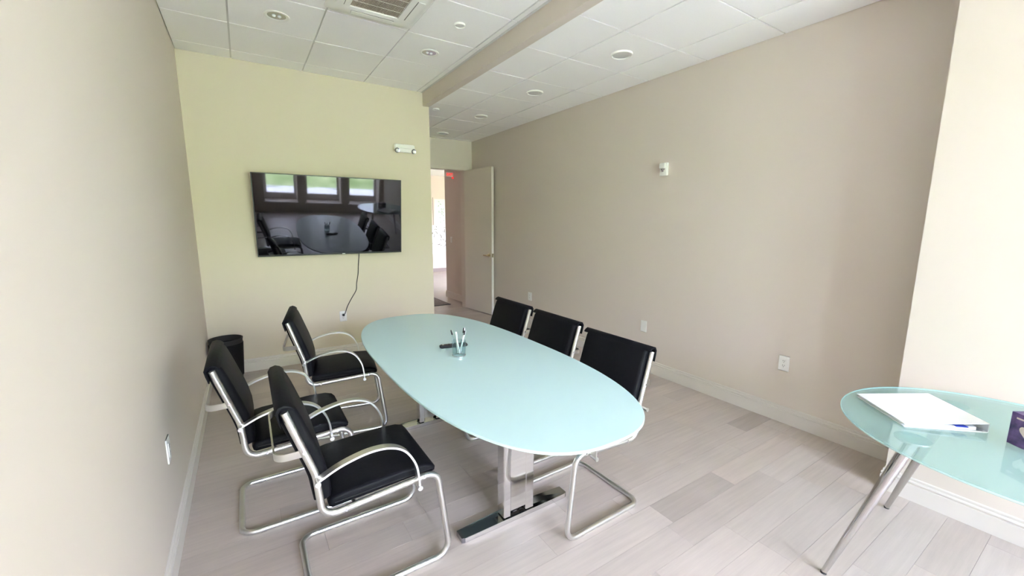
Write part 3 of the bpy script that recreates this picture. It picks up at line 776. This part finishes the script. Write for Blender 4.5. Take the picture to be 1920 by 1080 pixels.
# ------------------------------------------------------------------ waste bin
wb = empty('waste_bin', (-0.232, 4.700, 0)); tag(wb, 'black waste bin in the corner under the television', 'waste bin')
MB().lathe([(0.0, 0.0), (0.108, 0.0), (0.112, 0.01), (0.137, 0.42), (0.140, 0.422), (0.140, 0.430), (0.135, 0.430), (0.133, 0.42), (0.108, 0.012), (0.0, 0.012)], 40).build('body', 'bin_mesh', wb, 40)
MB().lathe([(0.1405, 0.380), (0.1385, 0.384), (0.1345, 0.300), (0.120, 0.06), (0.1215, 0.06), (0.136, 0.30)], 40, closed=True).build('liner_cuff', 'liner', wb, 60)
MB().lathe([(0.0, 0.20), (0.105, 0.20), (0.1290, 0.375), (0.1275, 0.376), (0.100, 0.206), (0.0, 0.206)], 40).build('liner', 'liner', wb, 60)

# ------------------------------------------------------------------ ceiling fittings
def downlight(x, y, z, label):
    e = empty('recessed_light', (x, y, z)); tag(e, label, 'light', 'recessed lights over the meeting table')
    MB().lathe([(0.062, 0.0), (0.070, -0.006), (0.084, -0.004), (0.086, 0.003), (0.066, 0.003)], 36, closed=True).build('trim_ring', 'white_plastic', e, 50)
    MB().lathe([(0.0625, 0.0), (0.0635, 0.0), (0.0635, 0.0032), (0.0625, 0.0032)], 36, closed=True).build('inner_lip', 'satin_metal', e, 50)
    MB().lathe([(0.0, -0.0005), (0.0625, -0.0005), (0.0625, 0.0025), (0.0, 0.0025)], 36).build('reflector', 'dark_chrome', e, 40)
    for s in (-1, 1): MB().lathe([(0.0, -0.010), (0.010, -0.008), (0.013, -0.0005), (0.0, -0.0005)], 18, (s * 0.018, 0, 0)).build('bulb', 'white_vinyl', e, 60)
downlight(0.335, 3.748, ZL, 'recessed ceiling light left of the air conditioner')
downlight(1.534, 3.770, ZL, 'recessed ceiling light beside the soffit step')
def disc(x, y, z, r, label, group, name='disc_light', cat='light'):
    e = empty(name, (x, y, z)); tag(e, label, cat, group)
    MB().lathe([(r * 0.84, -0.002), (r * 0.90, -0.013), (r * 0.97, -0.011), (r, 0.003), (r * 0.84, 0.003)], 36, closed=True).build('trim_ring', 'white_plastic', e, 50)
    MB().lathe([(0.0, -0.0095), (r * 0.80, -0.008), (r * 0.845, -0.003), (0.0, -0.002)], 36).build('diffuser', 'ceiling_metal', e, 50)
for y, lb in ((2.574, 'flat round ceiling light nearest the camera on the lower ceiling'), (3.782, 'flat round ceiling light second along the lower ceiling'), (4.980, 'flat round ceiling light third along the lower ceiling'), (6.215, 'flat round ceiling light farthest away, above the doorway')):
    disc(2.717, y, ZR, 0.088, lb, 'round lights on the lower ceiling')
disc(1.528, 3.128, ZL, 0.042, 'small round sprinkler cap beside the air conditioner', 'sprinkler caps', 'sprinkler_cap', 'sprinkler cap')
disc(2.089, 4.973, ZR, 0.042, 'small round sprinkler cap past the end of the soffit', 'sprinkler caps', 'sprinkler_cap', 'sprinkler cap')

# ceiling cassette air conditioner
ac = empty('air_conditioner', (0.913, 3.075, ZL)); tag(ac, 'white square ceiling cassette air conditioner with brown grille', 'air conditioner')
S = 0.312
def rsq(s, r, seg=6):
    out = []
    for cx, cy, a0 in ((s - r, s - r, 0), (-s + r, s - r, 90), (-s + r, -s + r, 180), (s - r, -s + r, 270)):
        for i in range(seg + 1): t = R_(a0 + 90 * i / seg); out.append((cx + r * math.cos(t), cy + r * math.sin(t)))
    return out
GI = 0.168
vs = []; fs = []
rings = [(rsq(S, 0.012), 0.003), (rsq(S, 0.02), -0.010), (rsq(S - 0.02, 0.04), -0.028), (rsq(GI + 0.018, 0.02), -0.032), (rsq(GI, 0.006), -0.026), (rsq(GI, 0.006), 0.0)]
n = len(rings[0][0])
for P, z in rings: vs += [(x, y, z) for x, y in P]
for k in range(len(rings) - 1):
    for i in range(n): j = (i + 1) % n; fs.append((k * n + i, k * n + j, k * n + n + j, k * n + n + i))
MB().add(vs, fs).build('panel', 'white_plastic', ac, 35)
MB().box(-GI, GI, -GI, GI, -0.004, 0.0).build('filter', mat('ac_filter', (0.26, 0.21, 0.17), 0.9).name, ac)
gr = MB()
for i in range(36):
    x = -GI + 2 * GI * (i + 0.5) / 36; gr.box(x - 0.0024, x + 0.0024, -GI, GI, -0.020, -0.004)
go = gr.build('grille_fins', mat('ac_fin', (0.50, 0.44, 0.36), 0.6).name, ac); go['kind'] = 'stuff'
for yy in (-0.085, 0.0, 0.085): MB().box(-GI, GI, yy - 0.0012, yy + 0.0012, -0.022, -0.020).build('grille_rib', 'white_plastic', ac)
for a_ in range(4):
    f_ = MB().rbox(-0.150, 0.150, 0.212, 0.262, -0.0345, -0.029, 0.002).xf(Matrix.Rotation(R_(90 * a_), 4, 'Z')).build('louvre_flap', 'white_plastic', ac)
    MB().box(-0.152, 0.152, 0.2085, 0.2115, -0.0325, -0.029).xf(Matrix.Rotation(R_(90 * a_), 4, 'Z')).build('louvre_gap', 'bin_mesh', f_)

# ------------------------------------------------------------------ hall details
mg = empty('door_mat', (2.62, 7.53, 0)); tag(mg, 'grey speckled door mat with dark edge beyond the open door', 'mat')
mat('mat_fibre', (0.30, 0.26, 0.25), 0.95, noise=(60, 0.6))
MB().box(-0.53, 0.53, -0.45, 0.45, 0.0, 0.010).build('pile', 'mat_fibre', mg)
holed = [(-0.53, 0.53, -0.45, 0.45)]
bm_ = MB()
q = 0.55
bo = [(-q, -0.49), (q, -0.49), (q, 0.49), (-q, 0.49)]; bi = [(-0.53, -0.45), (0.53, -0.45), (0.53, 0.45), (-0.53, 0.45)]
vs = [(x, y, 0.0) for x, y in bo] + [(x, y, 0.007) for x, y in bo] + [(x, y, 0.007) for x, y in bi] + [(x, y, 0.0) for x, y in bi]
fs = []
for k in range(4):
    k2 = (k + 1) % 4
    for r_ in range(4): s_ = (r_ + 1) % 4; fs.append((r_ * 4 + k, r_ * 4 + k2, s_ * 4 + k2, s_ * 4 + k))
MB().add(vs, fs).build('border', 'dark_slot', mg)

ex = empty('exit_sign', (XR + 0.03, 7.48, 2.43)); tag(ex, 'small glowing red EXIT sign on the hall wall', 'exit sign')
MB().rbox(-0.150, -0.0, -0.015, 0.015, -0.042, 0.042, 0.004).build('housing', 'white_plastic', ex)
cu = bpy.data.curves.new('exit_text', 'FONT'); cu.body = 'EXIT'; cu.size = 0.062; cu.align_x = 'CENTER'; cu.align_y = 'CENTER'; cu.extrude = 0.001; cu.offset = 0.0015
to = bpy.data.objects.new('exit_text', cu); col.objects.link(to)
dg = bpy.context.evaluated_depsgraph_get(); me = bpy.data.meshes.new_from_object(to.evaluated_get(dg)); bpy.data.objects.remove(to)
me.materials.clear(); me.materials.append(MATS['red_light'])
lt = bpy.data.objects.new('lettering', me); col.objects.link(lt); lt.parent = ex; lt.location = (-0.075, -0.0165, 0.0); lt.rotation_euler = (R_(90), 0, 0)
MB().cyl((-0.02, -0.012, -0.058), (-0.02, -0.035, -0.062), 0.014, 0.018, 18).build('lamp_head', 'red_light', ex, 40)  # glowing stub added for the red reflection below the sign

mat('art_paper', (0.80, 0.82, 0.78), 0.7)
mat('art_green', (0.32, 0.46, 0.36), 0.7)
mat('art_branch', (0.20, 0.17, 0.14), 0.7)
rnd = random.Random(11)
pa = empty('framed_print', (5.13, HY1, 1.86)); tag(pa, 'pale framed print with green sprigs on the far hall wall', 'picture')
MB().box(-0.22, 0.24, -0.022, 0, -0.42, 0.36).build('backing', 'art_paper', pa)
holed_wall('y', -0.032, 0, -0.26, 0.28, -0.46, 0.40, [(-0.22, 0.24, -0.42, 0.36)]).build('frame', 'hall_wall', pa)
lf = MB()
for k in range(16):
    x, z = rnd.uniform(-0.10, 0.14), rnd.uniform(-0.36, 0.30); a_ = rnd.uniform(0, 6.28)
    lf.cyl((x, -0.0225, z), (x + 0.05 * math.cos(a_), -0.0225, z + 0.05 * math.sin(a_)), 0.012, 0.004, 6)
lo = lf.build('sprigs', 'art_green', pa); lo['kind'] = 'stuff'
pb = empty('branch_canvas', (5.02, HY1, 1.08)); tag(pb, 'white canvas covered with dark branches on the far hall wall', 'picture')
cv = MB().add([(x, y, z) for y in (-0.075, -0.035) for x, z in ((-0.6, -0.58), (0.5, -0.38), (0.5, 0.36), (-0.6, 0.36))], [(0, 1, 2, 3), (7, 6, 5, 4), (0, 4, 5, 1), (1, 5, 6, 2), (2, 6, 7, 3), (3, 7, 4, 0)]).build('canvas', 'white_vinyl', pb)
MB().box(-0.1, 0.1, -0.035, 0, -0.1, 0.1).build('hanger', 'white_vinyl', pb)
br = MB()
for k in range(46):
    x, z = rnd.uniform(-0.5, 0.42), rnd.uniform(-0.36, 0.30); a_ = rnd.uniform(0, 6.28); l_ = rnd.uniform(0.04, 0.13)
    x2, z2 = x + l_ * math.cos(a_), z + l_ * math.sin(a_)
    if not (-0.56 < x2 < 0.46 and -0.40 < z2 < 0.34): continue
    br.tube([(x, -0.077, z), ((x + x2) / 2 + 0.012, -0.077, (z + z2) / 2 + 0.012), (x2, -0.077, z2)], rnd.uniform(0.004, 0.011), 6)
bo_ = br.build('branches', 'art_branch', pb); bo_['kind'] = 'stuff'
